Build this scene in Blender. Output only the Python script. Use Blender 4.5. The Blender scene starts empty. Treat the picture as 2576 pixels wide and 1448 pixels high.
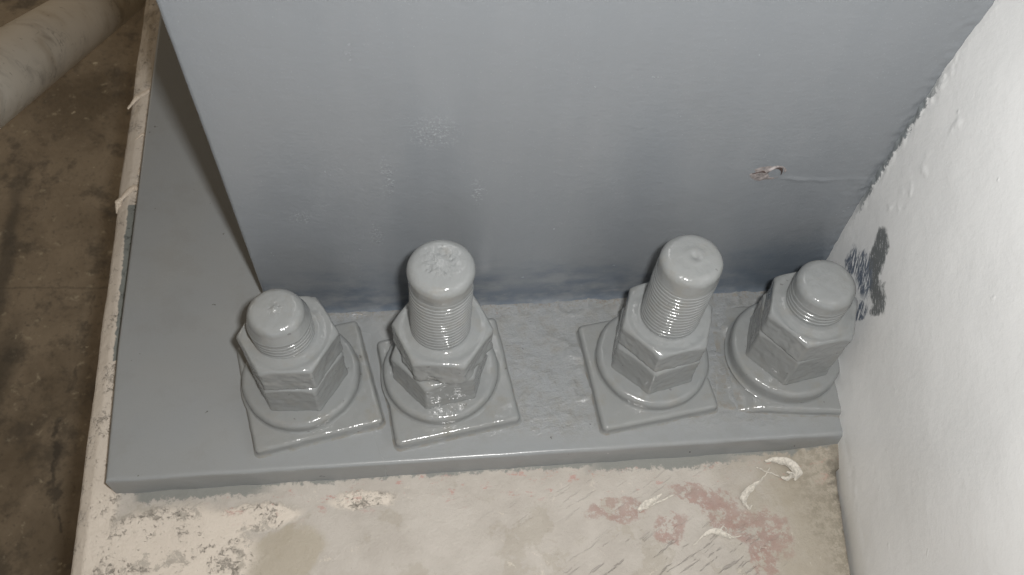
import bpy, math, random
import numpy as np
from mathutils import Matrix, Vector

S = 0.001                      # everything is laid out in millimetres, linked in metres
scene = bpy.context.scene
COL = scene.collection

# ------------------------------------------------------------------ camera
cam_d = bpy.data.cameras.new("camera")
cam = bpy.data.objects.new("camera", cam_d)
COL.objects.link(cam)
pitch, roll, yaw = 1.00470554, 0.0804392097, 0.152149553
cp, sp = math.cos(pitch), math.sin(pitch)
fw = Vector((math.sin(yaw) * cp, math.cos(yaw) * cp, -sp))
r0 = Vector((math.cos(yaw), -math.sin(yaw), 0))
u0 = r0.cross(fw)
cr = math.cos(roll) * r0 + math.sin(roll) * u0
cu = -math.sin(roll) * r0 + math.cos(roll) * u0
CAM = Vector((0, 0, 0.4803))
M = Matrix((cr, cu, -fw)).transposed().to_4x4()
M.translation = CAM
cam.matrix_world = M
cam_d.sensor_width = 36
cam_d.lens = 2218.8 / 2576 * 36
cam_d.clip_start = 0.01
cam_d.clip_end = 60
cam_d.dof.use_dof = True
cam_d.dof.focus_distance = 0.47
cam_d.dof.aperture_fstop = 20
scene.camera = cam

# ------------------------------------------------------------------ world + lights
world = bpy.data.worlds.new("World")
scene.world = world
world.use_nodes = True
wn = world.node_tree
bg = wn.nodes['Background']
wg = wn.nodes.new('ShaderNodeTexCoord')
wsep = wn.nodes.new('ShaderNodeSeparateXYZ')
wr = wn.nodes.new('ShaderNodeValToRGB')
wn.links.new(wg.outputs['Generated'], wsep.inputs[0])
wmap = wn.nodes.new('ShaderNodeMath'); wmap.operation = 'MULTIPLY_ADD'
wmap.inputs[1].default_value = 0.5; wmap.inputs[2].default_value = 0.5
wn.links.new(wsep.outputs['Z'], wmap.inputs[0])
wn.links.new(wmap.outputs[0], wr.inputs[0])
e = wr.color_ramp.elements
e[0].position = 0.40; e[0].color = (0.10, 0.072, 0.044, 1)
e[1].position = 1.0; e[1].color = (0.56, 0.40, 0.235, 1)
m_ = e.new(0.62); m_.color = (0.44, 0.35, 0.25, 1)
wn.links.new(wr.outputs[0], bg.inputs['Color'])
bg.inputs['Strength'].default_value = 0.33

def area(name, loc, target, sx, sy, power, color, spread=math.pi):
    d = bpy.data.lights.new(name, 'AREA')
    d.shape = 'RECTANGLE'; d.size = sx; d.size_y = sy
    d.energy = power; d.color = color; d.spread = spread
    o = bpy.data.objects.new(name, d); COL.objects.link(o)
    o.location = loc
    o.rotation_euler = (Vector(target) - Vector(loc)).to_track_quat('-Z', 'Y').to_euler()
    return o

FL = CAM + cr * 0.030 + cu * 0.018 - fw * 0.012
area('camera_flash', FL, FL + fw, 0.020, 0.011, 2.68, (1.0, 0.985, 0.965))
area('daylight_opening', (-0.35, -1.9, 0.75), (0.0, 0.29, 0.16), 1.5, 0.9, 4.0, (0.78, 0.88, 1.0))
area('side_opening', (-1.6, 1.5, 0.75), (-0.45, 0.6, -0.2), 0.7, 0.5, 3.0, (1.0, 0.93, 0.82))

scene.view_settings.view_transform = 'Standard'
scene.view_settings.look = 'None'
scene.view_settings.gamma = 1
scene.view_settings.exposure = 0.0
scene.view_settings.use_curve_mapping = False
scene.render.engine = 'CYCLES'
scene.render.resolution_x = 1024
scene.render.resolution_y = 575

# ------------------------------------------------------------------ numpy noise
def _h(ix, iy, iz, seed):
    n = (ix * 374761393 + iy * 668265263 + iz * 2147483647 + seed * 1274126177) & 0xffffffff
    n = ((n ^ (n >> 13)) * 1274126177) & 0xffffffff
    n = ((n ^ (n >> 16)) * 2246822519) & 0xffffffff
    return ((n ^ (n >> 15)) & 0xffff) / 32767.5 - 1.0

def vnoise(P, scale, seed=0, octaves=2):
    """smooth value noise, P (...,3) in mm, feature size = scale mm, about -1..1"""
    out = 0; amp = 1.0; tot = 0
    for o in range(octaves):
        Q = P / scale * (2 ** o) + 17.3 * o + 5.1 * seed
        I = np.floor(Q).astype(np.int64); F = Q - I
        F = F * F * F * (F * (F * 6 - 15) + 10)
        r = 0
        for a in (0, 1):
            for b in (0, 1):
                for c in (0, 1):
                    w = ((F[..., 0] if a else 1 - F[..., 0]) * (F[..., 1] if b else 1 - F[..., 1]) *
                         (F[..., 2] if c else 1 - F[..., 2]))
                    r = r + w * _h(I[..., 0] + a, I[..., 1] + b, I[..., 2] + c, seed + o * 7)
        out = out + r * amp; tot += amp; amp *= 0.5
    return out / tot

def sinterp(x, xs, ys, w):
    out = 0; tot = 0
    for k in np.linspace(-2, 2, 9):
        g = math.exp(-k * k / 2); out = out + g * np.interp(x + k * w, xs, ys); tot += g
    return out / tot

def sstep(a, b, x):
    t = np.clip((x - a) / (b - a), 0, 1)
    return t * t * (3 - 2 * t)

# ------------------------------------------------------------------ mesh helpers
def link(name, me, mat, parent=None, loc=None):
    o = bpy.data.objects.new(name, me)
    COL.objects.link(o)
    if mat: me.materials.append(mat)
    for p in me.polygons: p.use_smooth = True
    if parent is not None: o.parent = parent
    if loc is not None: o.location = Vector(loc) * S
    return o

def mesh_from(name, V, F, smooth=True):
    me = bpy.data.meshes.new(name)
    me.from_pydata([tuple(v) for v in (np.asarray(V, float) * S)], [], F)
    me.update()
    return me

def grid_faces(n, m, closed_u=False, base=0, flip=False):
    F = []
    for i in range(n if closed_u else n - 1):
        i2 = (i + 1) % n
        for j in range(m - 1):
            a, b, c, d = base + i * m + j, base + i2 * m + j, base + i2 * m + j + 1, base + i * m + j + 1
            F.append((a, d, c, b) if flip else (a, b, c, d))
    return F

def grid_obj(name, P, mat, parent=None, origin=(0, 0, 0), flip=False):
    n, m, _ = P.shape
    V = P.reshape(-1, 3) - np.array(origin, float)
    return link(name, mesh_from(name, V, grid_faces(n, m, flip=flip)), mat, parent)

def rounded_poly(verts, inset, rad, arc=10, edge=26):
    """convex CCW polygon, inset, rounded; always the same number of points"""
    n = len(verts); V = np.array(verts, float)
    r = max(rad - inset * 0.6, 0.5)
    N = []
    for i in range(n):
        d = V[(i + 1) % n] - V[i]; d /= np.linalg.norm(d); N.append(np.array([-d[1], d[0]]))
    corners = []
    for i in range(n):
        n0, n1 = N[i - 1], N[i]
        # point at distance inset + r from both edges
        A = np.array([n0, n1]); b = np.array([n0 @ V[i] + inset + r, n1 @ V[i] + inset + r])
        c = np.linalg.solve(A, b)
        a0 = math.atan2(-n0[1], -n0[0]); a1 = math.atan2(-n1[1], -n1[0])
        if a1 < a0: a1 += 2 * math.pi
        t = np.linspace(a0, a1, arc)
        corners.append(c + r * np.stack([np.cos(t), np.sin(t)], -1))
    out = []
    for i in range(n):
        out.append(corners[i])
        a, b = corners[i][-1], corners[(i + 1) % n][0]
        t = np.linspace(0, 1, edge + 2)[1:-1, None]
        out.append(a + (b - a) * t)
    return np.concatenate(out)

def circle(R, inset, n=160):
    t = np.linspace(0, 2 * np.pi, n, endpoint=False)
    return (R - inset) * np.stack([np.cos(t), np.sin(t)], -1)

def loft_obj(name, rings, mat, parent, noise=(), flip=False):
    """rings: list of (N,3) closed loops from the centre of the top down to the foot"""
    P = np.stack(rings, 1)              # (N, m, 3)
    n, m, _ = P.shape
    # normals from finite differences
    du = np.roll(P, -1, 0) - np.roll(P, 1, 0)
    dv = np.gradient(P, axis=1)
    nn = np.cross(du, dv); nn /= (np.linalg.norm(nn, axis=-1, keepdims=True) + 1e-9)
    if nn[:, m // 3, 2].mean() < 0 and False: nn = -nn
    # outward = away from the axis / up
    s = np.sign((nn * np.concatenate([P[..., :2] - P[..., :2].mean((0, 1)), np.ones_like(P[..., :1]) * 5], -1)).sum(-1).mean())
    nn = nn * s
    org = np.array(parent.location) / S if parent else np.zeros(3)
    for (amp, sc, seed) in noise:
        a = amp(P) if callable(amp) else amp
        P = P + nn * (vnoise(P + org, sc, seed) * a)[..., None]
    V = P.reshape(-1, 3)
    F = grid_faces(n, m, closed_u=True, flip=(s < 0))
    ctr = P[:, 0].mean(0)
    V = np.vstack([V, ctr]); ci = len(V) - 1
    for i in range(n):
        a, b = i * m, ((i + 1) % n) * m
        F.append((ci, b, a) if s >= 0 else (ci, a, b))
    me = mesh_from(name, V, F)
    return link(name, me, mat, parent)

def empty(name, loc, **props):
    o = bpy.data.objects.new(name, None); COL.objects.link(o)
    o.location = Vector(loc) * S
    o.empty_display_size = 0.02
    for k, v in props.items(): o[k] = v
    return o

# ------------------------------------------------------------------ shader helpers
class Sh:
    def __init__(self, name, rough=0.5, spec=0.5):
        self.m = bpy.data.materials.new(name); self.m.use_nodes = True
        self.t = self.m.node_tree
        self.b = self.t.nodes['Principled BSDF']
        self.b.inputs['Roughness'].default_value = rough
        self.b.inputs['Specular IOR Level'].default_value = spec
        g = self.t.nodes.new('ShaderNodeNewGeometry')
        v = self.t.nodes.new('ShaderNodeVectorMath'); v.operation = 'SCALE'; v.inputs['Scale'].default_value = 1000
        self.t.links.new(g.outputs['Position'], v.inputs[0])
        self.pos = v.outputs[0]
        self.nrm = g.outputs['Normal']
    def L(self, a, b): self.t.links.new(a, b)
    def _set(self, inp, v):
        if isinstance(v, bpy.types.NodeSocket): self.L(v, inp)
        elif isinstance(v, tuple) and len(v) == 3 and inp.type == 'RGBA': inp.default_value = (*v, 1)
        else: inp.default_value = v
    def math(self, op, a, b=0.0, c=None, clamp=False):
        n = self.t.nodes.new('ShaderNodeMath'); n.operation = op; n.use_clamp = clamp
        self._set(n.inputs[0], a); self._set(n.inputs[1], b)
        if c is not None: self._set(n.inputs[2], c)
        return n.outputs[0]
    def vmath(self, op, a, b):
        n = self.t.nodes.new('ShaderNodeVectorMath'); n.operation = op
        self._set(n.inputs[0], a); self._set(n.inputs[1], b); return n.outputs[0]
    def mapping(self, vec, loc=(0, 0, 0), rot=(0, 0, 0), scale=(1, 1, 1), kind='POINT'):
        n = self.t.nodes.new('ShaderNodeMapping'); n.vector_type = kind
        self.L(vec, n.inputs[0]); n.inputs['Location'].default_value = loc
        n.inputs['Rotation'].default_value = rot; n.inputs['Scale'].default_value = scale
        return n.outputs[0]
    def aniso(self, rot, scale, vec=None):
        return self.mapping(self.mapping(vec if vec is not None else self.pos, rot=rot), scale=scale)
    def noise(self, size, detail=3, rough=0.5, vec=None, dist=0.0, color=False, off=0.0):
        n = self.t.nodes.new('ShaderNodeTexNoise')
        v = vec if vec is not None else self.pos
        if off: v = self.vmath('ADD', v, (off, off * 1.7, off * .6))
        self.L(v, n.inputs['Vector'])
        n.inputs['Scale'].default_value = 1.0 / size
        n.inputs['Detail'].default_value = detail; n.inputs['Roughness'].default_value = rough
        n.inputs['Distortion'].default_value = dist
        return n.outputs['Color' if color else 'Fac']
    def voronoi(self, size, vec=None, feature='F1', rand=1.0):
        n = self.t.nodes.new('ShaderNodeTexVoronoi'); n.feature = feature
        self.L(vec if vec is not None else self.pos, n.inputs['Vector'])
        n.inputs['Scale'].default_value = 1.0 / size
        n.inputs['Randomness'].default_value = rand
        return n.outputs['Distance']
    def step(self, x, a, b):
        n = self.t.nodes.new('ShaderNodeMapRange'); n.interpolation_type = 'SMOOTHSTEP'
        self._set(n.inputs['Value'], x); n.inputs['From Min'].default_value = a; n.inputs['From Max'].default_value = b
        return n.outputs[0]
    def mix(self, f, a, b):
        n = self.t.nodes.new('ShaderNodeMix'); n.data_type = 'RGBA'
        self._set(n.inputs[0], f); self._set(n.inputs[6], a); self._set(n.inputs[7], b)
        return n.outputs[2]
    def warp(self, amp, size, vec=None, detail=4, off=0.0):
        c = self.noise(size, detail, 0.6, vec=vec, color=True, off=off)
        c = self.vmath('SUBTRACT', c, (0.5, 0.5, 0.5))
        c = self.vmath('MULTIPLY', c, (amp * 2, amp * 2, amp * 2))
        return self.vmath('ADD', vec if vec is not None else self.pos, c)
    def ell(self, vec, c, r, rotz=0.0, soft=0.15, axes='xy'):
        """soft-edged ellipse mask centred on c (mm) in the xy or yz plane"""
        if axes == 'xy': cc = (c[0], c[1], 0); rr = (r[0], r[1], 1e5); ro = (0, 0, rotz)
        elif axes == 'xz': cc = (c[0], 0, c[1]); rr = (r[0], 1e5, r[1]); ro = (0, rotz, 0)
        else: cc = (0, c[0], c[1]); rr = (1e5, r[0], r[1]); ro = (rotz, 0, 0)
        v = self.vmath('SUBTRACT', vec, cc)
        v = self.mapping(v, rot=tuple(-a for a in ro))
        v = self.vmath('DIVIDE', v, rr)
        n = self.t.nodes.new('ShaderNodeVectorMath'); n.operation = 'LENGTH'; self.L(v, n.inputs[0])
        return self.step(n.outputs['Value'], 1 + soft, 1 - soft)
    def sep(self, vec=None):
        n = self.t.nodes.new('ShaderNodeSeparateXYZ'); self.L(vec if vec is not None else self.pos, n.inputs[0])
        return n.outputs
    def mx(self, *a):
        r = a[0]
        for b in a[1:]: r = self.math('MAXIMUM', r, b)
        return r
    def mul(self, *a):
        r = a[0]
        for b in a[1:]: r = self.math('MULTIPLY', r, b)
        return r
    def bump(self, layers):
        """layers: [(height socket, millimetres)]"""
        prev = None
        for h, mm in layers:
            n = self.t.nodes.new('ShaderNodeBump'); self.L(h, n.inputs['Height'])
            n.inputs['Distance'].default_value = mm * S; n.inputs['Strength'].default_value = 1
            if prev is not None: self.L(prev, n.inputs['Normal'])
            prev = n.outputs['Normal']
        self.L(prev, self.b.inputs['Normal'])
    def done(self, color, rough=None):
        self._set(self.b.inputs['Base Color'], color)
        if rough is not None: self._set(self.b.inputs['Roughness'], rough)
        return self.m

def grey_paint(name, base, dirt=0.5, peel=0.10, rough=0.26, red=0.0):
    s = Sh(name, rough, 0.5)
    big = s.noise(34, 3, 0.55, off=3)
    fine = s.noise(1.3, 3, 0.6, off=9)
    c = s.mix(s.math('MULTIPLY', big, 0.8), base, tuple(x * f for x, f in zip(base, (1.10, 1.06, 1.0))))
    # fine dust settled into the wet paint
    d = s.step(s.noise(0.55, 2, 0.5, off=21), 0.63, 0.72)
    c = s.mix(s.math('MULTIPLY', d, 0.22 * dirt), c, (0.16, 0.13, 0.10))
    # warm grime in blotches
    g = s.mul(s.step(s.noise(13, 4, 0.65, off=40), 0.50, 0.72), 0.45 * dirt)
    c = s.mix(g, c, (0.21, 0.185, 0.14))
    spk = s.step(s.voronoi(11, vec=s.warp(3, 5)), 0.075, 0.05)
    c = s.mix(s.math('MULTIPLY', spk, 0.8 * dirt), c, (0.05, 0.045, 0.04))
    gx, gy, gz = s.sep()
    foot = s.mul(s.step(gz, 1.8, 0.4), s.step(gz, -3, -1))
    foot = s.mul(foot, s.step(s.noise(7, 5, 0.7, off=58), 0.45, 0.6), 0.3)
    c = s.mix(foot, c, (0.19, 0.145, 0.095))
    if red:
        rmask = s.mul(s.step(s.noise(6, 5, 0.7, off=77), 0.60, 0.68), s.step(s.noise(30, 2, 0.5, off=5), 0.48, 0.6), red)
        c = s.mix(rmask, c, (0.24, 0.13, 0.09))
    r = s.math('MULTIPLY_ADD', s.noise(9, 3, 0.6, off=60), 0.14, rough - 0.05)
    s.bump([(s.noise(5.5, 3, 0.55, off=1), peel * 3.0), (s.noise(1.5, 2, 0.5, off=2), peel * 0.55)])
    return s.done(c, r)

MAT = {}
MAT['bolt'] = grey_paint('grey_gloss_paint', (0.218, 0.232, 0.238), 0.5, 0.13, 0.13)
MAT['square'] = grey_paint('grey_gloss_paint_on_washer_plate', (0.224, 0.237, 0.241), 0.6, 0.13, 0.14)

# base plate: the same grey, dustier and rust-stained towards the bolts
def plate_material():
    s = Sh('grey_paint_on_base_plate', 0.3, 0.5)
    x, y, z = s.sep()
    base = (0.240, 0.257, 0.270)
    rough_zone = s.mul(s.step(s.math('ADD', x, s.math('MULTIPLY', s.noise(25, 2, off=8), 60)), -40, 70),
                       s.step(s.math('ADD', y, s.math('MULTIPLY', s.noise(20, 2, off=9), 16)), 200, 214))
    near_col = s.mul(s.step(y, 268, 288), s.step(x, -110, -60))
    c = s.mix(s.noise(40, 3, 0.5, off=3), base, (0.258, 0.266, 0.262))
    d = s.step(s.noise(0.6, 2, 0.5, off=21), 0.62, 0.72)
    c = s.mix(s.math('MULTIPLY', d, 0.18), c, (0.15, 0.12, 0.09))
    zone = s.math('MAXIMUM', rough_zone, near_col)
    g = s.mul(s.step(s.noise(9, 6, 0.72, off=40), 0.42, 0.70), zone, 0.5)
    c = s.mix(g, c, (0.20, 0.19, 0.168))
    rust = s.mul(s.step(s.noise(6, 7, 0.8, off=71), 0.61, 0.72), s.mx(near_col, s.math('MULTIPLY', zone, 0.5)), 0.6)
    c = s.mix(rust, c, (0.22, 0.15, 0.10))
    grit = s.mul(s.step(s.noise(2.2, 5, 0.75, off=53), 0.50, 0.58), s.step(s.math('ADD', y, s.math('MULTIPLY', s.noise(14, 4, 0.7, off=54), 14)), 288, 296), s.step(x, -104, -98), 0.5)
    c = s.mix(grit, c, (0.21, 0.165, 0.115))
    red = s.mul(s.step(s.noise(5, 5, 0.7, off=17), 0.66, 0.71), zone, 0.5)
    c = s.mix(red, c, (0.27, 0.16, 0.14))
    # scuffs and grit on the bare-looking left part
    sc = s.step(s.noise(2.0, 3, 0.6, vec=s.aniso((0, 0, -1.2), (0.12, 1, 1), s.warp(3, 20, off=4)), off=6), 0.70, 0.78)
    c = s.mix(s.math('MULTIPLY', sc, 0.25), c, (0.36, 0.36, 0.35))
    c = s.mix(s.math('MULTIPLY', s.step(s.noise(26, 6, 0.7, off=52), 0.5, 0.68), 0.22), c, (0.20, 0.20, 0.19))
    spk = s.step(s.voronoi(14, vec=s.warp(4, 5)), 0.055, 0.035)
    c = s.mix(s.math('MULTIPLY', spk, 0.8), c, (0.06, 0.055, 0.05))
    wsp = s.step(s.voronoi(23, vec=s.warp(9, 9, off=4)), 0.035, 0.02)
    c = s.mix(s.math('MULTIPLY', wsp, 0.9), c, (0.6, 0.58, 0.52))
    r = s.math('SUBTRACT', s.math('MULTIPLY_ADD', zone, -0.10, 0.36), s.math('MULTIPLY', s.step(x, -90, -20), 0.10))
    h = s.math('MULTIPLY', s.noise(7, 5, 0.62, vec=s.aniso((0, 0, -0.25), (0.55, 1.2, 1), s.warp(5, 18, off=4)), off=1), s.math('MULTIPLY_ADD', zone, 1.1, 0.12))
    s.bump([(h, 1.0), (s.math('MULTIPLY', s.noise(2.6, 4, 0.65, off=84), zone), 0.38), (s.noise(1.5, 3, 0.5, off=2), 0.06)])
    return s.done(c, r)
MAT['plate'] = plate_material()

def column_material():
    s = Sh('blue_grey_paint_on_column', 0.3, 0.6)
    x, y, z = s.sep()
    base = (0.198, 0.213, 0.228)
    # streaks that run down the face
    sv = s.mapping(s.pos, scale=(1, 1, 0.10))
    streak = s.noise(16, 3, 0.5, vec=sv, off=12)
    c = s.mix(s.math('MULTIPLY', s.step(streak, 0.35, 0.75), 0.45), base, (0.180, 0.197, 0.214))
    # dark-blue undercoat low on the face, plus contact shade painted into the colour
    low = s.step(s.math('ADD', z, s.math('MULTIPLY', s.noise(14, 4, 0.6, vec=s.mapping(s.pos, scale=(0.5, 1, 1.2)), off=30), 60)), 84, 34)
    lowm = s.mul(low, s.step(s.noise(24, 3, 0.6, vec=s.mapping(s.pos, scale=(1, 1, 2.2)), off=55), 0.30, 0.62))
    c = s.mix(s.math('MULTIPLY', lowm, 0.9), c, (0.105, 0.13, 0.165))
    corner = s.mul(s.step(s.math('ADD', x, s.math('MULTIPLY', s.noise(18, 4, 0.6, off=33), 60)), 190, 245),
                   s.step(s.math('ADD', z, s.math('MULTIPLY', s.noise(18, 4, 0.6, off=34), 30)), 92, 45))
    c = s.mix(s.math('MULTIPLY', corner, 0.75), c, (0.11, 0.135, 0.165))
    lt = s.mul(s.step(s.noise(0.8, 2, 0.5, off=21), 0.66, 0.74), 0.35)
    c = s.mix(lt, c, (0.32, 0.34, 0.35))
    # roller stipple, squeezed into short horizontal wrinkles
    wr_ = s.noise(3.2, 4, 0.6, vec=s.mapping(s.pos, scale=(0.7, 1, 1.1)), off=2)
    wp = s.warp(6, 8, detail=5, off=14)
    glint = s.mx(s.ell(wp, (1, 160), (10, 9), 0, 0.8, 'xz'), s.ell(wp, (22, 113), (2.5, 10), 0, 0.8, 'xz'),
              s.ell(wp, (-33, 79), (3, 10), 0, 0.8, 'xz'), s.ell(wp, (-72, 98), (4, 4), 0, 0.8, 'xz'),
              s.ell(wp, (-24, 128), (3, 12), 0, 0.8, 'xz'))
    c = s.mix(s.mul(glint, s.step(s.noise(1.6, 4, 0.7, off=37), 0.52, 0.62), 0.45), c, (0.40, 0.42, 0.43))  # flash glints painted into the colour as pale speckles
    glint = s.math('MULTIPLY_ADD', glint, 1.0, s.math('MULTIPLY', s.step(s.noise(20, 4, 0.6, off=88), 0.56, 0.7), 0.15))
    r = s.math('MULTIPLY_ADD', s.noise(10, 3, 0.6, off=60), 0.14, 0.17)
    s.bump([(s.noise(30, 2, 0.5, off=5), 0.35), (wr_, 0.18), (s.noise(1.3, 3, 0.6, off=3), 0.06), (s.math('MULTIPLY', s.step(s.noise(1.7, 3, 0.6, off=31), 0.52, 0.66), glint), 0.12)])
    return s.done(c, r)
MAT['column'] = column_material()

def wall_material():
    s = Sh('white_gloss_paint_on_pillar', 0.38, 0.5)
    x, y, z = s.sep()
    base = (0.765, 0.775, 0.775)
    c = s.mix(s.step(s.noise(60, 3, 0.5, off=2), 0.35, 0.7), base, (0.735, 0.745, 0.745))
    # grubby foot
    foot = s.step(s.math('ADD', z, s.math('MULTIPLY', s.noise(7, 5, 0.7, off=13), 9)), 6, -16)
    c = s.mix(s.math('MULTIPLY', foot, 0.35), c, (0.47, 0.44, 0.38))
    w1 = s.warp(5.5, 6.5, vec=s.mapping(s.pos, scale=(1, 1, 0.8)), detail=6, off=3)
    w = s.warp(9.0, 9.0, detail=8, vec=s.aniso((0.9, 0, 0), (1, 1, 1)) if False else s.pos)
    # brushed grey smudges (y, z on the pillar face)
    m = s.mx(s.ell(w, (254, 98), (9, 12), -0.3, 0.18, 'yz'),
             s.ell(w, (248, 87), (8, 9), -0.5, 0.2, 'yz'),
             s.ell(w, (241, 82), (8, 6.5), 0.3, 0.2, 'yz'),
             s.ell(w, (232, 81), (9, 8.5), -0.2, 0.2, 'yz'),
             s.ell(w, (229, 75), (4, 5), 0.3, 0.3, 'yz'))
    ragged = s.step(s.noise(3.0, 6, 0.8, vec=s.aniso((0.9, 0, 0), (1, 2.0, 0.45)), off=90), 0.39, 0.43)
    m = s.math('MULTIPLY', m, ragged)
    c = s.mix(m, c, (0.15, 0.16, 0.162))
    mb = s.mx(s.ell(w, (260, 72), (7, 9), -0.35, 0.25, 'yz'), s.ell(w, (251, 74), (12, 11), 0.4, 0.3, 'yz'),
              s.ell(w, (268, 62), (6, 12), -0.3, 0.3, 'yz'), s.ell(w, (238, 56), (4, 12), 0.2, 0.3, 'yz'))
    rb = s.step(s.noise(2.6, 4, 0.7, vec=s.aniso((0.5, 0, 0), (1, 1.6, 0.3)), off=45), 0.44, 0.49)
    c = s.mix(s.math('MULTIPLY', mb, rb), c, (0.13, 0.155, 0.20))
    # grey brushed over the corner with the column
    edge = s.step(s.math('ADD', y, s.math('MULTIPLY', s.math('SUBTRACT', s.noise(3.2, 5, 0.7, off=19), 0.5), 13)), 286.4, 288.2)
    zr = s.mul(s.step(z, 70, 105), s.step(z, 200, 170))
    edge = s.math('MULTIPLY', edge, s.math('MULTIPLY_ADD', zr, 0.9, 0.1))
    c = s.mix(edge, c, (0.20, 0.22, 0.23))
    spk = s.step(s.voronoi(26, vec=s.warp(9, 9, off=4)), 0.025, 0.015)
    c = s.mix(s.math('MULTIPLY', spk, 0.8), c, (0.3, 0.28, 0.25))
    low = s.noise(9, 4, 0.6, off=6)
    drip = s.step(s.voronoi(19, vec=s.warp(5, 12, off=8)), 0.10, 0.0)
    s.bump([(low, 0.12), (s.noise(1.8, 4, 0.65, off=7), 0.12), (drip, 0.2)])
    return s.done(c, s.math('MULTIPLY_ADD', low, 0.2, 0.27))
MAT['wall'] = wall_material()

def pedestal_material():
    s = Sh('worn_painted_concrete', 0.7, 0.3)
    x, y, z = s.sep()
    w = s.warp(5, 9, detail=7)
    w2 = s.warp(9, 18, detail=6, off=5)
    wf = s.warp(2.2, 3.0, detail=5, off=8)
    beige = s.mix(s.step(s.noise(30, 5, 0.65, off=4), 0.3, 0.7), (0.455, 0.425, 0.385), (0.39, 0.36, 0.322))
    c = beige
    # greyish smooth trowelled areas
    gm = s.step(s.noise(30, 6, 0.62, vec=w2, off=50), 0.54, 0.60)
    c = s.mix(s.math('MULTIPLY', gm, 0.45), c, (0.33, 0.30, 0.245))
    # olive-grey stain low in the middle and along the bottom
    om = s.mx(s.ell(w2, (-40, 108), (60, 14), 0.05, 0.25), s.ell(w2, (-95, 146), (24, 15), 0.2, 0.15),
              s.ell(w2, (40, 98), (60, 12), 0.1, 0.3))
    c = s.mix(s.math('MULTIPLY', om, 0.65), c, (0.36, 0.32, 0.245))
    # chalky cream paint left on the front-left corner
    cream = (0.60, 0.545, 0.475)
    cm = s.mx(s.ell(w, (-160, 145), (50, 32), 0.1, 0.12), s.ell(w, (-112, 168), (26, 8), 0.05, 0.2),
              s.ell(w, (-50, 174), (18, 5), 0.0, 0.25), s.ell(w, (-175, 112), (22, 20), 0, 0.2),
              s.step(x, -186, -192))
    pl = s.noise(13, 5, 0.7, off=64)
    pit = s.math('MULTIPLY', s.step(s.math('ADD', s.math('MULTIPLY', s.noise(2.0, 6, 0.85, vec=wf, off=61), 0.6), s.math('MULTIPLY', pl, 0.4)), 0.39, 0.45),
                 s.step(s.math('ADD', s.math('MULTIPLY', s.noise(1.0, 3, 0.8, off=65), 0.5), s.math('MULTIPLY', pl, 0.5)), 0.39, 0.42))
    pit2 = s.step(s.noise(16, 7, 0.75, vec=w, off=62), 0.40, 0.46)
    strip = s.step(x, -186, -192)
    c = s.mix(s.math('MULTIPLY', cm, 0.8), c, (0.40, 0.365, 0.315))
    pit_s = s.step(s.noise(4.5, 6, 0.8, vec=s.mapping(s.pos, scale=(1, 0.5, 1)), off=66), 0.335, 0.39)
    c = s.mix(s.math('MULTIPLY', cm, s.math('ADD', s.mul(pit, pit2, s.math('SUBTRACT', 1.0, strip)), s.mul(pit_s, strip))), c, cream)
    # dark pits
    dk = s.step(s.voronoi(9, vec=s.warp(4, 4, off=30)), 0.10, 0.06)
    dk = s.math('MULTIPLY', dk, s.step(s.noise(22, 3, off=31), 0.42, 0.55))
    c = s.mix(s.math('MULTIPLY', dk, s.math('MULTIPLY_ADD', s.step(x, -110, -150), 0.6, 0.2)), c, (0.20, 0.18, 0.15))
    # red primer patches
    w = s.warp(9, 13, detail=8, off=11)
    red = s.mx(s.ell(w, (95, 158), (17, 6.5), 0.05, 0.12), s.ell(w, (126, 146), (11, 8), 0.4, 0.12),
               s.ell(w, (150, 162), (22, 6), -0.3, 0.12), s.ell(w, (165, 146), (20, 9), -0.5, 0.12),
               s.ell(w, (176, 124), (8, 13), 0.1, 0.15), s.ell(w, (186, 138), (9, 16), 0.3, 0.2))
    rn = s.step(s.noise(6, 7, 0.8, off=15), 0.43, 0.52)
    redc = s.mix(s.noise(6, 3, off=3), (0.34, 0.20, 0.17), (0.25, 0.175, 0.155))
    # brown-grey grime to the right
    br = s.step(s.math('ADD', x, s.math('MULTIPLY', s.noise(28, 6, 0.65, off=81), 90)), 200, 250)
    c = s.mix(s.math('MULTIPLY', br, 0.80), c, s.mix(s.noise(9, 5, 0.65, off=2), (0.29, 0.255, 0.195), (0.37, 0.335, 0.275)))
    c = s.mix(s.mul(red, rn, s.math('MULTIPLY_ADD', s.noise(12, 4, 0.6, off=47), 0.9, 0.2)), c, redc)
    # red/pink specks under the plate edge
    rs = s.mul(s.step(s.noise(5, 6, 0.75, vec=s.mapping(s.pos, scale=(0.5, 1, 1)), off=44), 0.58, 0.64), s.step(y, 160, 176),
               s.step(x, -150, -120))
    c = s.mix(s.math('MULTIPLY', rs, 0.6), c, (0.42, 0.22, 0.19))
    # slanted trowel scratches
    sv = s.aniso((0, 0, -0.52), (0.10, 1.05, 1), s.warp(1.5, 8, off=3))
    sc = s.step(s.noise(2.2, 3, 0.55, vec=sv, off=23), 0.60, 0.66)
    szone = s.mx(s.ell(w2, (120, 120), (62, 26), 0.1, 0.4), s.math('MULTIPLY', s.ell(w2, (90, 168), (70, 12), 0.1, 0.4), 0.4))
    c = s.mix(s.mul(sc, szone, 0.55), c, (0.24, 0.225, 0.205))
    # pale chips and grey stains everywhere
    ch = s.step(s.noise(9, 7, 0.75, vec=w, off=99), 0.63, 0.67)
    c = s.mix(s.math('MULTIPLY', ch, 0.5), c, (0.60, 0.55, 0.47))
    stn = s.step(s.noise(2.2, 4, 0.7, off=39), 0.64, 0.72)
    c = s.mix(s.math('MULTIPLY', stn, 0.35), c, (0.26, 0.235, 0.20))
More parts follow.
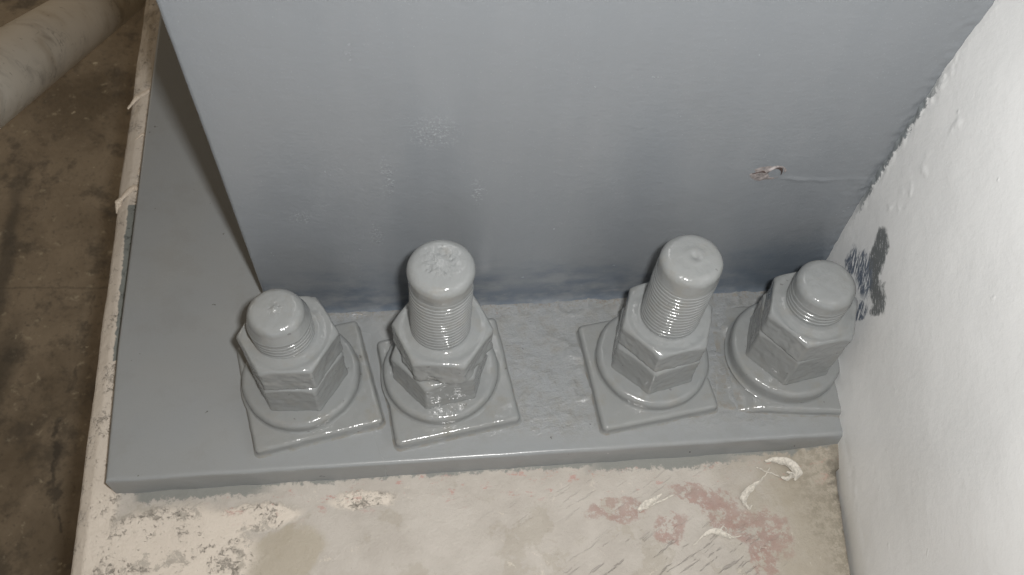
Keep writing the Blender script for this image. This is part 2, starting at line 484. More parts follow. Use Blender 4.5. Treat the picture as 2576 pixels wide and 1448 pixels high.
    # grey paint slopped over the foot of the plate
    yy = s.math('ADD', y, s.math('MULTIPLY', s.math('SUBTRACT', s.noise(8, 7, 0.75, off=14), 0.5), 20))
    lim = s.step(yy, 185.0, 187.5)
    lim2 = s.mul(s.step(yy, 180.5, 183), s.mx(s.mul(s.step(x, -182, -176), s.step(x, -96, -118)), s.mul(s.step(x, 76, 92), s.step(x, 190, 160))))
    c = s.mix(s.mul(s.mx(lim, lim2), s.step(x, -192, -186)), c, (0.22, 0.225, 0.21))
    # grey paint on the left strip beside the plate
    xl = s.math('ADD', s.math('ADD', x, s.math('MULTIPLY', s.math('SUBTRACT', y, 275), 0.068)), s.math('MULTIPLY', s.math('SUBTRACT', s.noise(5, 6, 0.7, off=70), 0.5), 5))
    yn = s.math('ADD', y, s.math('MULTIPLY', s.math('SUBTRACT', s.noise(4, 4, 0.7, off=73), 0.5), 5))
    gs = s.mul(s.step(xl, -206.0, -205.2), s.step(yn, 274, 275), s.step(y, 398, 397.2))
    c = s.mix(gs, c, (0.20, 0.215, 0.205))
    # dirt gathered in the corner against the pillar and grime on the far strip
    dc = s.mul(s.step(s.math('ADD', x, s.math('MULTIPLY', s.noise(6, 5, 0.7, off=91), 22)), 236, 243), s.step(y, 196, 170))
    dd = s.mul(s.step(s.math('ADD', x, s.math('MULTIPLY', s.noise(16, 6, 0.7, off=95), 44)), 222, 246), s.step(s.noise(5, 6, 0.78, off=96), 0.42, 0.58), 0.6)
    c = s.mix(dd, c, (0.19, 0.17, 0.13))
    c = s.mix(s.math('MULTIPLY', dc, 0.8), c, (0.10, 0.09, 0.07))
    fs = s.mul(s.step(y, 420, 520), s.step(s.noise(16, 6, 0.7, vec=s.mapping(s.pos, scale=(1, 0.4, 1)), off=93), 0.45, 0.6), 0.7)
    c = s.mix(fs, c, (0.42, 0.365, 0.285))
    # the long shallow trowel line near the bottom of the picture
    tl = s.math('ABSOLUTE', s.math('SUBTRACT', s.math('ADD', y, s.math('MULTIPLY', s.math('SUBTRACT', s.noise(14, 4, off=36), 0.5), 5)), 105.5))
    tl = s.mul(s.step(tl, 0.9, 0.2), s.step(x, 48, 60), s.step(x, 205, 190))
    c = s.mix(s.math('MULTIPLY', tl, 0.45), c, (0.24, 0.215, 0.175))
    s.bump([(s.noise(22, 4, 0.6, off=1), 1.0), (s.noise(4, 6, 0.7, off=61), 0.55), (s.noise(0.9, 2, 0.6, off=3), 0.08),
            (s.math('SUBTRACT', 1.0, s.mul(sc, szone)), 0.35), (s.mul(cm, pit), 0.35)])
    return s.done(c, 0.62)
MAT['pedestal'] = pedestal_material()

def floor_material():
    s = Sh('stained_brown_concrete_floor', 0.6, 0.35)
    w = s.warp(30, 60, detail=5)
    c = s.mix(s.step(s.noise(120, 6, 0.62, vec=w, off=3), 0.32, 0.68), (0.145, 0.115, 0.078), (0.29, 0.24, 0.175))
    c = s.mix(s.mul(s.step(s.noise(38, 6, 0.7, off=8), 0.50, 0.66), 0.7), c, (0.085, 0.072, 0.055))
    c = s.mix(s.mul(s.step(s.noise(16, 5, 0.7, off=18), 0.60, 0.70), 0.6), c, (0.48, 0.43, 0.32))
    c = s.mix(s.mul(s.step(s.noise(6, 5, 0.7, off=28), 0.55, 0.68), 0.45), c, (0.07, 0.06, 0.048))
    # long dark drag marks
    v = s.mapping(w, rot=(0, 0, 0.25), scale=(1, 0.09, 1))
    c = s.mix(s.mul(s.step(s.noise(28, 3, 0.5, vec=v, off=48), 0.66, 0.73), 0.75), c, (0.055, 0.047, 0.038))
    c = s.mix(s.mul(s.step(s.voronoi(55, vec=s.warp(20, 20, off=7)), 0.045, 0.025), 0.9), c, (0.62, 0.56, 0.42))
    # one fine joint across the slab and a long dark drag mark
    fx, fy, fz = s.sep(s.warp(6, 40, detail=3, off=2))
    jt = s.math('ABSOLUTE', s.math('SUBTRACT', s.math('ADD', fy, s.math('MULTIPLY', fx, 0.05)), 560))
    c = s.mix(s.mul(s.step(jt, 1.8, 0.7), 0.35), c, (0.07, 0.06, 0.045))
    wv = s.warp(16, 45, detail=5, off=6)
    c = s.mix(s.mul(s.mx(s.ell(wv, (-505, 620), (9, 120), 0.05, 0.6), s.ell(wv, (-480, 470), (14, 60), -0.1, 0.7)), 0.7), c, (0.06, 0.052, 0.04))
    c = s.mix(s.mul(s.ell(s.warp(4, 30, off=9), (-352, 850), (2.6, 120), 0.12, 0.5), 0.75), c, (0.06, 0.052, 0.04))
    s.bump([(s.noise(40, 6, 0.65, off=8), 2.5), (s.noise(5, 4, 0.6, off=4), 0.4)])
    return s.done(c, 0.55)
MAT['floor'] = floor_material()

def pipe_material():
    s = Sh('scuffed_dull_pipe_paint', 0.42, 0.5)
    w = s.warp(22, 40, detail=4)
    c = s.mix(s.noise(90, 3, 0.5, off=3), (0.72, 0.66, 0.55), (0.82, 0.79, 0.72))
    patch = s.step(s.noise(75, 2, 0.5, off=44), 0.46, 0.60)
    c = s.mix(s.mul(s.step(s.noise(26, 6, 0.66, vec=w, dist=0.6, off=8), 0.42, 0.72), patch, 0.55), c, (0.20, 0.185, 0.165))
    c = s.mix(s.mul(s.step(s.math('ABSOLUTE', s.math('SUBTRACT', s.noise(34, 3, 0.5, vec=w, off=12), 0.5)), 0.016, 0.004), patch, 0.45), c, (0.20, 0.18, 0.155))
    c = s.mix(s.mul(s.step(s.noise(44, 3, 0.5, off=18), 0.52, 0.7), 0.5), c, (0.38, 0.30, 0.20))
    c = s.mix(s.mul(s.step(s.noise(5, 4, 0.7, off=28), 0.62, 0.70), 0.5), c, (0.16, 0.14, 0.11))
    s.bump([(s.noise(40, 3, 0.6, off=8), 0.5)])
    return s.done(c, 0.3)
MAT['pipe'] = pipe_material()

def plain(name, col, rough, size=3, amp=0.15, bump=0.15, dark=0.8):
    s = Sh(name, rough, 0.4)
    c = s.mix(s.step(s.noise(size, 4, 0.65, off=3), 0.35, 0.7), col, tuple(x * dark for x in col))
    s.bump([(s.noise(size, 4, 0.6, off=5), bump)])
    return s.done(c)
MAT['flake'] = plain('dried_white_paint_skin', (0.62, 0.585, 0.52), 0.5, 1.6, bump=0.6, dark=0.66)
MAT['drip'] = plain('cream_paint_drip', (0.66, 0.575, 0.475), 0.5, 4, bump=0.2)
MAT['chip'] = plain('bare_scraped_paint', (0.27, 0.245, 0.24), 0.3, 2.0, bump=0.6, dark=0.6)
MAT['gap_shade'] = plain('dark_gap_shade', (0.06, 0.04, 0.035), 0.6, 2.0)  # dark colour standing for the shaded gap over the chip

# ------------------------------------------------------------------ the setting
def build_floor():
    n = 60
    u = np.linspace(-6000, 6000, n); X, Y = np.meshgrid(u, u, indexing='ij')
    P = np.stack([X, Y, np.full_like(X, -400)], -1)
    o = grid_obj('floor', P, MAT['floor'])
    o['kind'] = 'structure'
build_floor()

# ------------------------------------------------------------------ concrete pedestal
PL = lambda y: np.interp(y, [-200, 143, 224, 404, 612, 900], [-206, -210.8, -214.6, -223.5, -232.4, -245])   # outer left edge
PW = lambda y: sinterp(y, [-300, 0, 111, 144.5, 191.6, 222.5, 290, 400], [206, 219, 226.3, 231.0, 234.6, 236.5, 241.3, 241.3], 9)  # pillar foot

def build_pedestal():
    t = empty('concrete_pedestal', (0, 240, -400), label='worn cream and beige concrete pedestal that carries the grey base plate', category='pedestal')
    org = (0, 240, -400)
    ys = np.concatenate([np.linspace(-60, 95, 40), np.linspace(96, 200, 100), np.linspace(201, 640, 150)])
    # columns across: left side wall, chamfer, top, right
    us = np.concatenate([np.linspace(0, 1, 230)])
    rows = []
    for y in ys:
        l = float(PL(y)); r = float(PW(y)) - 1.3 - 1.1 * float(sstep(160, 135, y)) if y < 172 else float(PW(y)) + 12
        if 172 <= y < 176: r = float(PW(y)) - 1.3 + (y - 172) / 4 * 13
        side = [(l, y, -400), (l, y, -200), (l, y, -60), (l, y, -26.5), (l + 0.6, y, -24.6), (l + 2.5, y, -23.2), (l + 5.5, y, -21.6), (l + 7.6, y, -20.5), (l + 8.6, y, -20.05)]
        top = [(x, y, -20) for x in np.linspace(l + 10, r - 1.2, 226)]
        end = [(r - .4, y, -20.3), (r, y, -21.2), (r, y, -40), (r, y, -400)]
        rows.append(side + top + end)
    P = np.array(rows, float)
    # front face
    f = P[0].copy(); f[:, 2] = np.minimum(f[:, 2], -20.5); f2 = f.copy(); f2[:, 2] = -400
    P = np.concatenate([f2[None], f[None] - np.array([0, .5, 0]), P])
    top = sstep(-40, -24, P[..., 2])
    P[..., 2] += top * (0.45 * vnoise(P, 26, 3, 3) + 0.14 * vnoise(P, 5, 4, 2))
    # shallow trowelled step near the front
    st = sstep(104.5, 106.5, P[..., 1] + 2 * vnoise(P, 20, 9))
    P[..., 2] -= top * (1 - st) * 0.9 * sstep(35, 60, P[..., 0])
    P[..., 2] += top * 9.5 * sstep(203, 236, P[..., 0] + 4 * vnoise(P, 14, 31)) * sstep(160, 187, P[..., 1] + 4 * vnoise(P, 12, 33)) * (1 - sstep(200, 215, P[..., 1]))
    edge = np.exp(-((P[..., 0] - PL(P[..., 1])) / 5.0) ** 2)
    P[..., 0] += edge * (0.7 * vnoise(P, 40, 5, 3) + 0.15 * vnoise(P, 6, 6, 2)) * sstep(-80, -30, P[..., 2])
    grid_obj('pedestal_block', P, MAT['pedestal'], t, org, flip=True)
    # mortar/paint ridges that ran over the left strip
    def ridge(pts, rad, name='paint_run'):
        pts = np.array(pts, float)
        tt = np.linspace(0, len(pts) - 1, 40)
        C = np.stack([np.interp(tt, range(len(pts)), pts[:, k]) for k in range(3)], -1)
        for _ in range(4): C[1:-1] = (C[:-2] + C[2:] + 2 * C[1:-1]) / 4
        R = rad * (0.35 + 0.65 * np.sin(np.linspace(0.1, 3.04, 40)) ** .7) * (1 + .3 * vnoise(C, 4, 8))
        a = np.linspace(0, 2 * np.pi, 14, endpoint=False)
        T = np.gradient(C, axis=0); T /= np.linalg.norm(T, axis=1, keepdims=True)
        N = np.cross(T, [0, 0, 1.0]); B = np.cross(N, T)
        rings = [C[i] + R[i] * (np.cos(a)[:, None] * N[i] + 0.7 * np.sin(a)[:, None] * B[i]) for i in range(40)]
        P = np.stack(rings, 1)
        V = P.reshape(-1, 3) - np.array(org)
        link(name, mesh_from(name, V, grid_faces(14, 40, closed_u=True)), MAT['drip'], t)
    ridge([(-229, 493, -24), (-222, 500, -19.6), (-214, 507, -19.6), (-210, 508, -19.8)], 2.0)
    ridge([(-222, 398, -25), (-219, 403, -19.6), (-212, 414, -19.6), (-206, 408, -19.7)], 1.7)
    ridge([(-223.5, 396, -27), (-222, 400, -21), (-219, 404, -19.8)], 2.4)
    ridge([(-217, 458, -19.8), (-213, 463, -19.7), (-209, 462, -19.8), (-208, 455, -19.9)], 1.2)
    ridge([(-211, 424, -19.8), (-209, 432, -19.8), (-207, 436, -19.9)], 1.0)
build_pedestal()

# ------------------------------------------------------------------ white pillar on the right
def build_pillar():
    org = (250, 200, -400)
    t = empty('white_pillar', org, label='lumpy white gloss painted pillar with grey paint smudges beside the bolts', category='pillar')
    ys = np.concatenate([[292.5], np.linspace(291.5, -20, 340), np.linspace(-24, -260, 24)])
    zs = np.concatenate([np.linspace(-400, -45, 8), np.linspace(-40, 330, 330), np.linspace(333, 760, 90)])
    Y, Z = np.meshgrid(ys, zs, indexing='ij')
    X = PW(Y) + 0.0 * Y
    X = X + sinterp(Z, [-400, 0, 40, 110, 150, 200, 234, 400, 760], [0, 0, 0.3, -1.2, -.6, 1.6, 5.2, 14, 30], 12)
    P = np.stack([X, Y, Z], -1)
    n = 0.7 * vnoise(P, 70, 1, 2) + 0.12 * vnoise(P, 16, 2, 2) + 0.05 * vnoise(P, 4, 3, 2)
    # thick crusty paint at the corner with the column and a vertical run of lumps
    crust = np.exp(-((Y - 291) / 6) ** 2) * sstep(80, 105, Z) * (1 - sstep(190, 215, Z))
    n += crust * 1.2 * vnoise(P, 3.2, 7, 3)
    run = np.exp(-((Y - (262 - 0.03 * (Z - 120) + 3 * np.sin(Z / 13))) / 4.5) ** 2) * sstep(60, 90, Z) * (1 - sstep(190, 230, Z))
    n += -run * 0.7 * np.clip(-0.1 + 1.6 * vnoise(P, 7, 39, 3), 0, 1.0) * (1 + 0.5 * vnoise(P, 2.5, 3))
    foot = np.exp(-((Z + 0) / 5) ** 2)
    n += foot * 0.35 * vnoise(P, 9, 11, 3)
    X = X + n
    # a hollow where the last nut stands against the pillar
    P = np.stack([X, Y, Z], -1)
    # the far/right end turns away so that it is a solid pillar
    endr = P[-1].copy(); endr[:, 0] += 260
    back = P[0].copy(); back[:, 0] += 260
    P = np.concatenate([back[None], P, endr[None], back[None]])
    grid_obj('pillar_shaft', P, MAT['wall'], t, org)
    P2 = np.array([[(241, -260, 760), (560, -260, 760)], [(241, 292, 760), (560, 292, 760)]], float)
build_pillar()

# ------------------------------------------------------------------ steel column + base plate
def build_column():
    org = (67, 290, 0)
    t = empty('steel_column', org, label='blue-grey painted steel column welded to its thick grey base plate', category='column')
    # shaft: front face dense, sides and back plain
    xs = np.concatenate([[-105.9], np.linspace(-105.2, 246, 300)])
    zs = np.concatenate([np.linspace(-3, 262, 250), np.linspace(270, 1100, 20)])
    X, Z = np.meshgrid(xs, zs, indexing='ij')
    Y = np.full_like(X, 290.6)
    Y[0] += 0.9
    P = np.stack([X, Y, Z], -1)
    d = 0.5 * vnoise(P, 70, 1, 2) + 0.07 * vnoise(P * np.array([.8, 1, 1.0]), 7, 2, 2)
    d += sstep(40, 0, Z) * 0.45 * vnoise(P, 12, 4, 3)
    # ragged line of thick paint running from the chip to the pillar
    lz = 116 - 5.0 * np.clip((X - 185) / 55, 0, 1) + 2.2 * vnoise(P * np.array([1, 0, 0]), 14, 5, 2)
    on = sstep(182, 196, X) * (0.35 + 0.3 * vnoise(P, 9, 15, 2))
    d += -on * (1.0 * np.exp(-((Z - lz) / 1.3) ** 2) + 0.45 * sstep(-1, 1, lz - Z) * np.exp(-np.clip(lz - Z, 0, 99) / 9))
    fan = sstep(222, 238, X) * np.exp(-((Z - 106) / 9) ** 2)
    d += -fan * 1.1 * vnoise(P, 4, 6, 2)
    crust = sstep(228, 242, X) * sstep(5, 30, Z)
    d += -crust * 0.8 * vnoise(P, 6, 8, 3)
    # weld fillet at the foot
    d += -(3.0 * np.exp(-np.clip(Z, 0, 99) / 2.2)) * (1 + .35 * vnoise(P, 7, 9, 2))
    P[..., 1] += d
    P[0, :, 0] += 0.25 * vnoise(P[0], 9, 3, 2)
    s1 = P[0].copy(); s1[:, 0] = -106.3; s1[:, 1] = 292.2
    s2 = s1.copy(); s2[:, 1] = 640
    b2 = P[-1].copy(); b2[:, 1] = 640
    P = np.concatenate([b2[None], s2[None], s1[None], P, b2[None]])
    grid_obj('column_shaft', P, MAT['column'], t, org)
    # base plate
    F = 2.2
    sd = [(0, 20.2), (0, 14), (0, 8), (0, F)] + [(F * (1 - math.cos(a)), F * (1 - math.sin(a))) for a in np.linspace(0.25, math.pi / 2, 6)]
    offx = np.array([a for a, b in sd] + list(np.linspace(3.4, 446, 296)))
    dx = np.array([b for a, b in sd] + [0.0] * 296)
    offy = np.array([a for a, b in sd] + list(np.linspace(3.2, 112, 80)) + list(np.linspace(116, 440, 60)))
    dy = np.array([b for a, b in sd] + [0.0] * 140)
    OX, OY = np.meshgrid(offx, offy, indexing='ij')
    DX, DY = np.meshgrid(dx, dy, indexing='ij')
    Y = 187.6 + OY
    xl = np.interp(Y, [188.5, 272.5, 393.7, 498.8, 559, 640], [-190.6, -196.4, -201.2, -205.5, -207.9, -211])
    X = xl + OX * (240 - xl) / (-xl + 256)
    Z = -np.maximum(DX, DY)
    P = np.stack([X, Y, Z], -1)
    top = 1 - sstep(0, 3, -Z)
    rz = sstep(-30, 60, X + 20 * vnoise(P, 40, 3)) * sstep(196, 212, Y)
    nc = sstep(262, 284, Y) * sstep(-110, -70, X)
    Z = Z + top * (0.25 * vnoise(P, 45, 1, 2) + rz * (0.55 * vnoise(P, 12, 2, 3) + 0.9 * sstep(0.82, 1.0, 1 - np.abs(vnoise(P, 17, 21, 2)) * 1.5) * sstep(30, 90, X)) + nc * (0.9 + 0.9 * vnoise(P, 8, 5, 3)))
    # sagging paint on the front edge, pinched towards the pillar
    fr = sstep(3, 0, OY) * sstep(0, 4, DY)
    Y = Y + fr * (0.45 * vnoise(P, 14, 6, 2)) + sstep(5, 0, OY) * 0.35 * vnoise(P * np.array([1, 0, 0]), 22, 8, 2)
    pin = sstep(205, 236, X) * sstep(6, 0, OY)
    Y = Y - pin * DY * 0.12 * 1.0
    Z = np.where(pin > 0, Z + pin * np.clip(DY, 0, 20) * 0.30, Z) - pin * 0.6 * vnoise(P, 6, 12, 2)
    P = np.stack([X, Y, Z], -1)
    o = grid_obj('base_plate', P, MAT['plate'], t, org)
    o['label'] = 'thick flat grey base plate with lumpy glossy paint'
    # small torn chip in the column paint: a crescent lip over a pale scraped hollow
    n, m = 60, 40
    U, W_ = np.meshgrid(np.linspace(-1, 1, n), np.linspace(-1, 1, m), indexing='ij')
    cx, cz = 177.5, 120.5
    Xc = cx + U * 9.8 + W_ * 0.6; Zc = cz + W_ * 6.6
    base = 0.35 * np.clip(1 - U ** 2, 0, 1) * np.clip(1 - W_ ** 2, 0, 1)
    rr = np.sqrt(((U - 0.42) / 0.55) ** 2 + ((W_ - 0.05) / 0.75) ** 2)
    lip = 1.3 * np.exp(-((rr - 1) / 0.14) ** 2) * sstep(0.0, 0.6, W_ + 0.25 * U)
    hollow = -0.6 * (1 - sstep(0.6, 0.95, rr))
    mask = np.clip(1.15 - (U ** 2 + W_ ** 2), 0, 1) ** .5
    P = np.stack([Xc, Zc * 0, Zc], -1)
    d = (0.30 + lip + hollow + 0.5 * vnoise(P, 2.4, 3, 2)) * mask - 0.5 * (1 - mask)
    P[..., 1] = 290.35 - d
    o = grid_obj('torn_paint_chip', P, MAT['chip'], t, org)
    o['label'] = 'small torn crescent chip showing pale scraped paint'
    # dark sliver modelled as the shade in the gap above the torn lip
    aa = np.linspace(-0.2, 2.8, 40); ring = np.linspace(0, 2 * np.pi, 10, endpoint=False)
    rx, rz_ = 4.0, 5.0
    C = np.stack([cx + 3.6 + rx * np.cos(aa), np.full(40, 289.9), cz - 0.2 + rz_ * np.sin(aa)], -1)
    tail = np.stack([np.linspace(cx - 2.4, cx - 8.5, 16), np.full(16, 290.0), cz + 1.6 + 0.6 * np.sin(np.linspace(0, 5, 16)) - np.linspace(0, .6, 16)], -1)
    C = np.concatenate([C, tail]); m = len(C)
    rad = (0.22 + 0.42 * np.sin(np.linspace(0, np.pi, m)) ** 0.8) * (1 + 0.35 * vnoise(C, 2, 4))
    P = np.stack([C + rad[:, None] * np.stack([np.cos(t) * np.ones(m), 0.5 * np.sin(t) * np.ones(m), np.sin(t + .8) * np.ones(m)], -1) for t in ring], 0)
    V = P.reshape(-1, 3) - np.array(org)
    link('chip_gap_shade', mesh_from('chip_gap_shade', V, grid_faces(10, m, closed_u=True)), MAT['gap_shade'], o).location = (0, 0, 0)
build_column()

# ------------------------------------------------------------------ bolts
def stud(parent, ztop, zend, tilt, seed, rt=16.4, rd=15.0, pitch_mm=2.9, top='flat'):
    """threaded stud painted over: thread up to zend, smooth rounded head up to ztop"""
    n = 132
    th = np.linspace(0, 2 * np.pi, n, endpoint=False)
    rings = []
    # dome, from centre outwards
    fil = 5.2
    flat = rd - fil
    prof = [(r, ztop + 0.5 * (1 - (r / flat) ** 2)) for r in np.linspace(0.35, flat, 22)]
    prof += [(flat + fil * math.sin(a), ztop - fil * (1 - math.cos(a))) for a in np.linspace(0.12, math.pi / 2, 14)]
    prof += [(rd + (rt - rd) * k, ztop - fil - (ztop - fil - zend) * k) for k in np.linspace(0.12, 1, 10)]
    for r, z in prof: rings.append(np.stack([r * np.cos(th), r * np.sin(th), np.full(n, z)], -1))
    z = zend - 0.22
    while z > 10:
        ph = (z / pitch_mm - th / (2 * np.pi))
        fr = ph - np.floor(ph) - 0.5
        fade = sstep(zend, zend - 2.5, z)
        g = np.exp(-(np.abs(fr) / 0.13) ** 2)
        r = rt + 0.18 - 1.2 * g * fade + 0.12 * np.cos(fr * 2 * np.pi)
        rings.append(np.stack([r * np.cos(th), r * np.sin(th), np.full(n, z)], -1))
        z -= 0.24 if z > 55 else 2.0
    P = np.stack(rings, 1)
    low = P.copy(); low[..., 2] *= 0.5
    lump = 0.30 * vnoise(P + seed * 31, 9, seed, 2) * sstep(zend - 30, zend + 2, P[..., 2])
    rad = np.sqrt((P[..., :2] ** 2).sum(-1))
    k = 1 + lump / np.maximum(rad, 4)
    P[..., :2] *= k[..., None]
    topm = sstep(ztop - 2.5, ztop - 0.5, P[..., 2])
    P[..., 2] += topm * 0.32 * vnoise(P + seed * 17, 7, seed + 3, 2)
    if top == 'bump':
        P[..., 2] += 0.9 * np.exp(-(rad / 1.5) ** 2) + topm * 0.7 * np.exp(-(rad / 4) ** 2) * vnoise(P, 1.3, 5, 2)
    elif top == 'dimple':
        q = np.sqrt((P[..., 0] - .6) ** 2 + (P[..., 1] + .3) ** 2)
        P[..., 2] += topm * (-1.0 * np.exp(-(q / 1.6) ** 2) + 0.35 * np.exp(-((q - 4.2) / 1.6) ** 2))
    elif top == 'rough':
        P[..., 2] += topm * 0.85 * np.exp(-((rad - 6) / 3.0) ** 2) * vnoise(P, 1.5, 6, 3)
    # tear drop of paint at the shoulder
    a = math.radians(-75 + 25 * seed)
    q = np.sqrt((P[..., 0] - rd * math.cos(a)) ** 2 + (P[..., 1] - rd * math.sin(a)) ** 2 + ((P[..., 2] - (zend + .5)) * 0.8) ** 2)
    P[..., :2] *= (1 + 0.035 * np.exp(-(q / 3.2) ** 2))[..., None]
    k = np.clip((P[..., 2] - 25) / (ztop - 25), 0, 1.1)
    P[..., 0] += tilt[0] * k; P[..., 1] += tilt[1] * k
    V = np.vstack([P.reshape(-1, 3), P[:, 0].mean(0)]); m = P.shape[1]
    F = grid_faces(n, m, closed_u=True, flip=True)
    F += [(len(V) - 1, i * m, ((i + 1) % n) * m) for i in range(n)]
    o = link('threaded_stud', mesh_from('threaded_stud', V, F), MAT['bolt'], parent)
    return o

def nut(parent, z0, z1, R, ang, seed, off=(0, 0), crusty=0.0, flare=1.0, rhole=17.5):
    ang = math.radians(ang)
    poly = [(R * math.cos(ang + i * math.pi / 3), R * math.sin(ang + i * math.pi / 3)) for i in range(6)]
    AF = R * math.cos(math.pi / 6)
    def ztop(P2):
        r = np.sqrt((P2 ** 2).sum(-1)); t = r - (AF - 0.2)
        return z1 - 0.55 * (t + np.sqrt(t * t + 1.2)) * 0.5
    rings = []
    fil = 1.5
    def add(P2, z): rings.append(np.concatenate([P2 + np.array(off), z[:, None]], -1))
    for d in np.linspace(9.5, fil, 14):
        Q = rounded_poly(poly, d, 2.6)
        r = np.sqrt((Q ** 2).sum(-1))
        add(Q, ztop(Q) + 0.9 * np.exp(-np.clip(r - 17.0, 0, 9) / 1.2) - 0.35 * np.exp(-((r - 21) / 1.6) ** 2))
    for a in np.linspace(0.25, math.pi / 2, 6):
        Q = rounded_poly(poly, fil * (1 - math.sin(a)), 2.6)
        add(Q, ztop(Q) - fil * (1 - math.cos(a)))
    Q = rounded_poly(poly, 0, 2.6)
    ze = ztop(Q) - fil
    H = ze - z0
    for k in np.linspace(0.06, 1, 20):
        z = ze - H * k
        ins = 0.25 * math.sin(k * math.pi)              # faces slightly hollow
        if k > 0.9: ins += (k - 0.9) * 9 * (1 if flare > 0 else 0.2)
        Q = rounded_poly(poly, ins, 2.6)
        if flare > 1: Q = Q * (1 + 0.05 * sstep(0.86, 1, k))
        add(Q, z)
    if flare <= 1:
        Q = rounded_poly(poly, 4, 2.6); add(Q, np.full(len(Q), z0 + .1))
    zl = z0 + 0.3 * (z1 - z0)
    ns = [(0.34, 9, seed), (lambda P: 0.10 + 0.16 * (P[..., 2] < z1 - 3), 2.6, seed + 5)]
    if crusty: ns += [(lambda P: crusty * (1 - sstep(z0 + 1, zl + 5, P[..., 2])), 6.5, seed + 9)]
    ns += [(lambda P: 0.22 * (1 - sstep(z1 - 7, z1 - 3, P[..., 2])), 3.2, seed + 12)]
    o = loft_obj('hex_nut', rings, MAT['bolt'], parent, ns)
    return o

def washer(parent, z0, z1, R, seed, off=(0, 0)):
    rings = []; fil = min(3.4, (z1 - z0) * .45)
    def add(d, z):
        Q = circle(R, d, 200); rings.append(np.concatenate([Q + np.array(off), np.full((len(Q), 1), z)], -1))
    for d in np.linspace(17, fil, 16): add(d, z1 - 0.0 + 0.0 * d)
    for a in np.linspace(0.2, math.pi / 2, 9): add(fil * (1 - math.sin(a)), z1 - fil * (1 - math.cos(a)))
    add(0.0, (z1 - fil) * .5 + z0 * .5); add(0.1, z0 + 1.2); add(-0.5, z0 + 0.3); add(-1.6, z0 - 0.35)
    return loft_obj('round_washer', rings, MAT['bolt'], parent, [(0.45, 16, seed), (0.20, 5, seed + 4)])

def square_washer(parent, poly, z1, seed, rad=3.2, soft=2.4, lump=0.35, ramp=False):
    rings = []
    def add(d, z):
        Q = rounded_poly(poly, d, rad, arc=10, edge=44); rings.append(np.concatenate([Q, np.full((len(Q), 1), z)], -1))
    for d in np.linspace(22, soft, 22): add(d, z1)
    for a in np.linspace(0.2, math.pi / 2, 9): add(soft * (1 - math.sin(a)), z1 - soft * (1 - math.cos(a)))
    add(0.0, (z1 - soft) * .5); add(-0.3, 0.7); add(-1.1, 0.05); add(-2.0, -0.6)
    if ramp:      # buried in paint on the side of its neighbour and by the column
        for Q in rings:
            Q[:, 2] -= 5.5 * np.clip(1 - sstep(-38, -16, Q[:, 0]) * (1 - 0.8 * sstep(18, 36, Q[:, 1])), 0, 1)
    return loft_obj('square_washer', rings, MAT['square'], parent, [(lump, 13, seed), (0.14, 4, seed + 4)])

def ccw(pts, c): return [(x - c[0], y - c[1]) for x, y in pts]

BOLTS = [
 dict(c=(-83.3, 240.8), sq=[(-108, 196.2), (-36, 210.7), (-52, 280), (-124, 265)], sz=7, w=(7, 15), R=34,
      low=(15, 40.5, 27.6, -123.5), up=(40.5, 62.4, 27.6, -121), off=(0.4, 0.0), top=86.8, zend=76.5, tilt=(-2.0, 0.3), kind='bump', rt=16.4, rd=14.9,
      label='short painted anchor bolt at the left end of the row, farthest from the white pillar'),
 dict(c=(-1.9, 239.7), sq=[(-29, 195.3), (43, 207.0), (33.5, 277), (-40, 264)], sz=7, w=(7, 15), R=34,
      low=(15, 41, 28.2, -109), up=(43, 64, 28.2, -127.5), off=(2.3, 0.0), top=122.5, zend=108.5, tilt=(3.0, 0.5), kind='rough', rt=16.3, rd=17.1,
      label='tall painted anchor bolt with a crusty upper nut turned against its lower nut'),
 dict(c=(125.9, 240.6), sq=[(90.6, 196.6), (161.5, 207), (153, 277.5), (84, 267.5)], sz=7, w=(7, 15), R=34,
      low=(15, 41, 27.6, -165.5), up=(41, 60.5, 27.6, -169), off=(0.4, 0.0), top=116.5, zend=104, tilt=(2.5, 1.2), kind='dimple', rt=16.5, rd=16.3,
      label='tall painted anchor bolt leaning right, its flat top with a small central dimple'),
 dict(c=(208.5, 240.2), sq=[(160, 207.2), (243, 198.5), (243, 276), (172, 281)], sz=5.5, w=(5.5, 17), R=34,
      low=(17, 46.5, 27.8, -169), up=(46.5, 66.5, 27.4, -172), off=(-0.6, -1.6), top=88.5, zend=79, tilt=(0.3, 0.6), kind='none', rt=16.5, rd=16.2,
      label='short painted anchor bolt squeezed against the white pillar'),
]
for i, b in enumerate(BOLTS):
    cx, cy = b['c']
    t = empty('anchor_bolt', (cx, cy, 0), label=b['label'], category='anchor bolt', group='painted anchor bolts in a row on the base plate')
    square_washer(t, ccw(b['sq'], b['c']), b['sz'], 20 + i, rad=4.5 if i == 3 else 3.2, soft=3.2 if i == 3 else 2.4, lump=0.9 if i == 3 else 0.35, ramp=(i == 3))
    washer(t, *b['w'], b['R'], 30 + i)
    lo = nut(t, b['low'][0] - 0.4, b['low'][1], b['low'][2], b['low'][3], 40 + i, flare=2)
    lo['label'] = 'lower nut resting on the round washer'
    up = nut(t, *b['up'], 50 + i, off=b['off'], crusty=2.4 if i == 1 else 0.6, flare=1)
    up['label'] = 'upper lock nut'
    stud(t, b['top'], b['zend'], b['tilt'], i + 1, rt=b['rt'], rd=b['rd'], top=b['kind'])

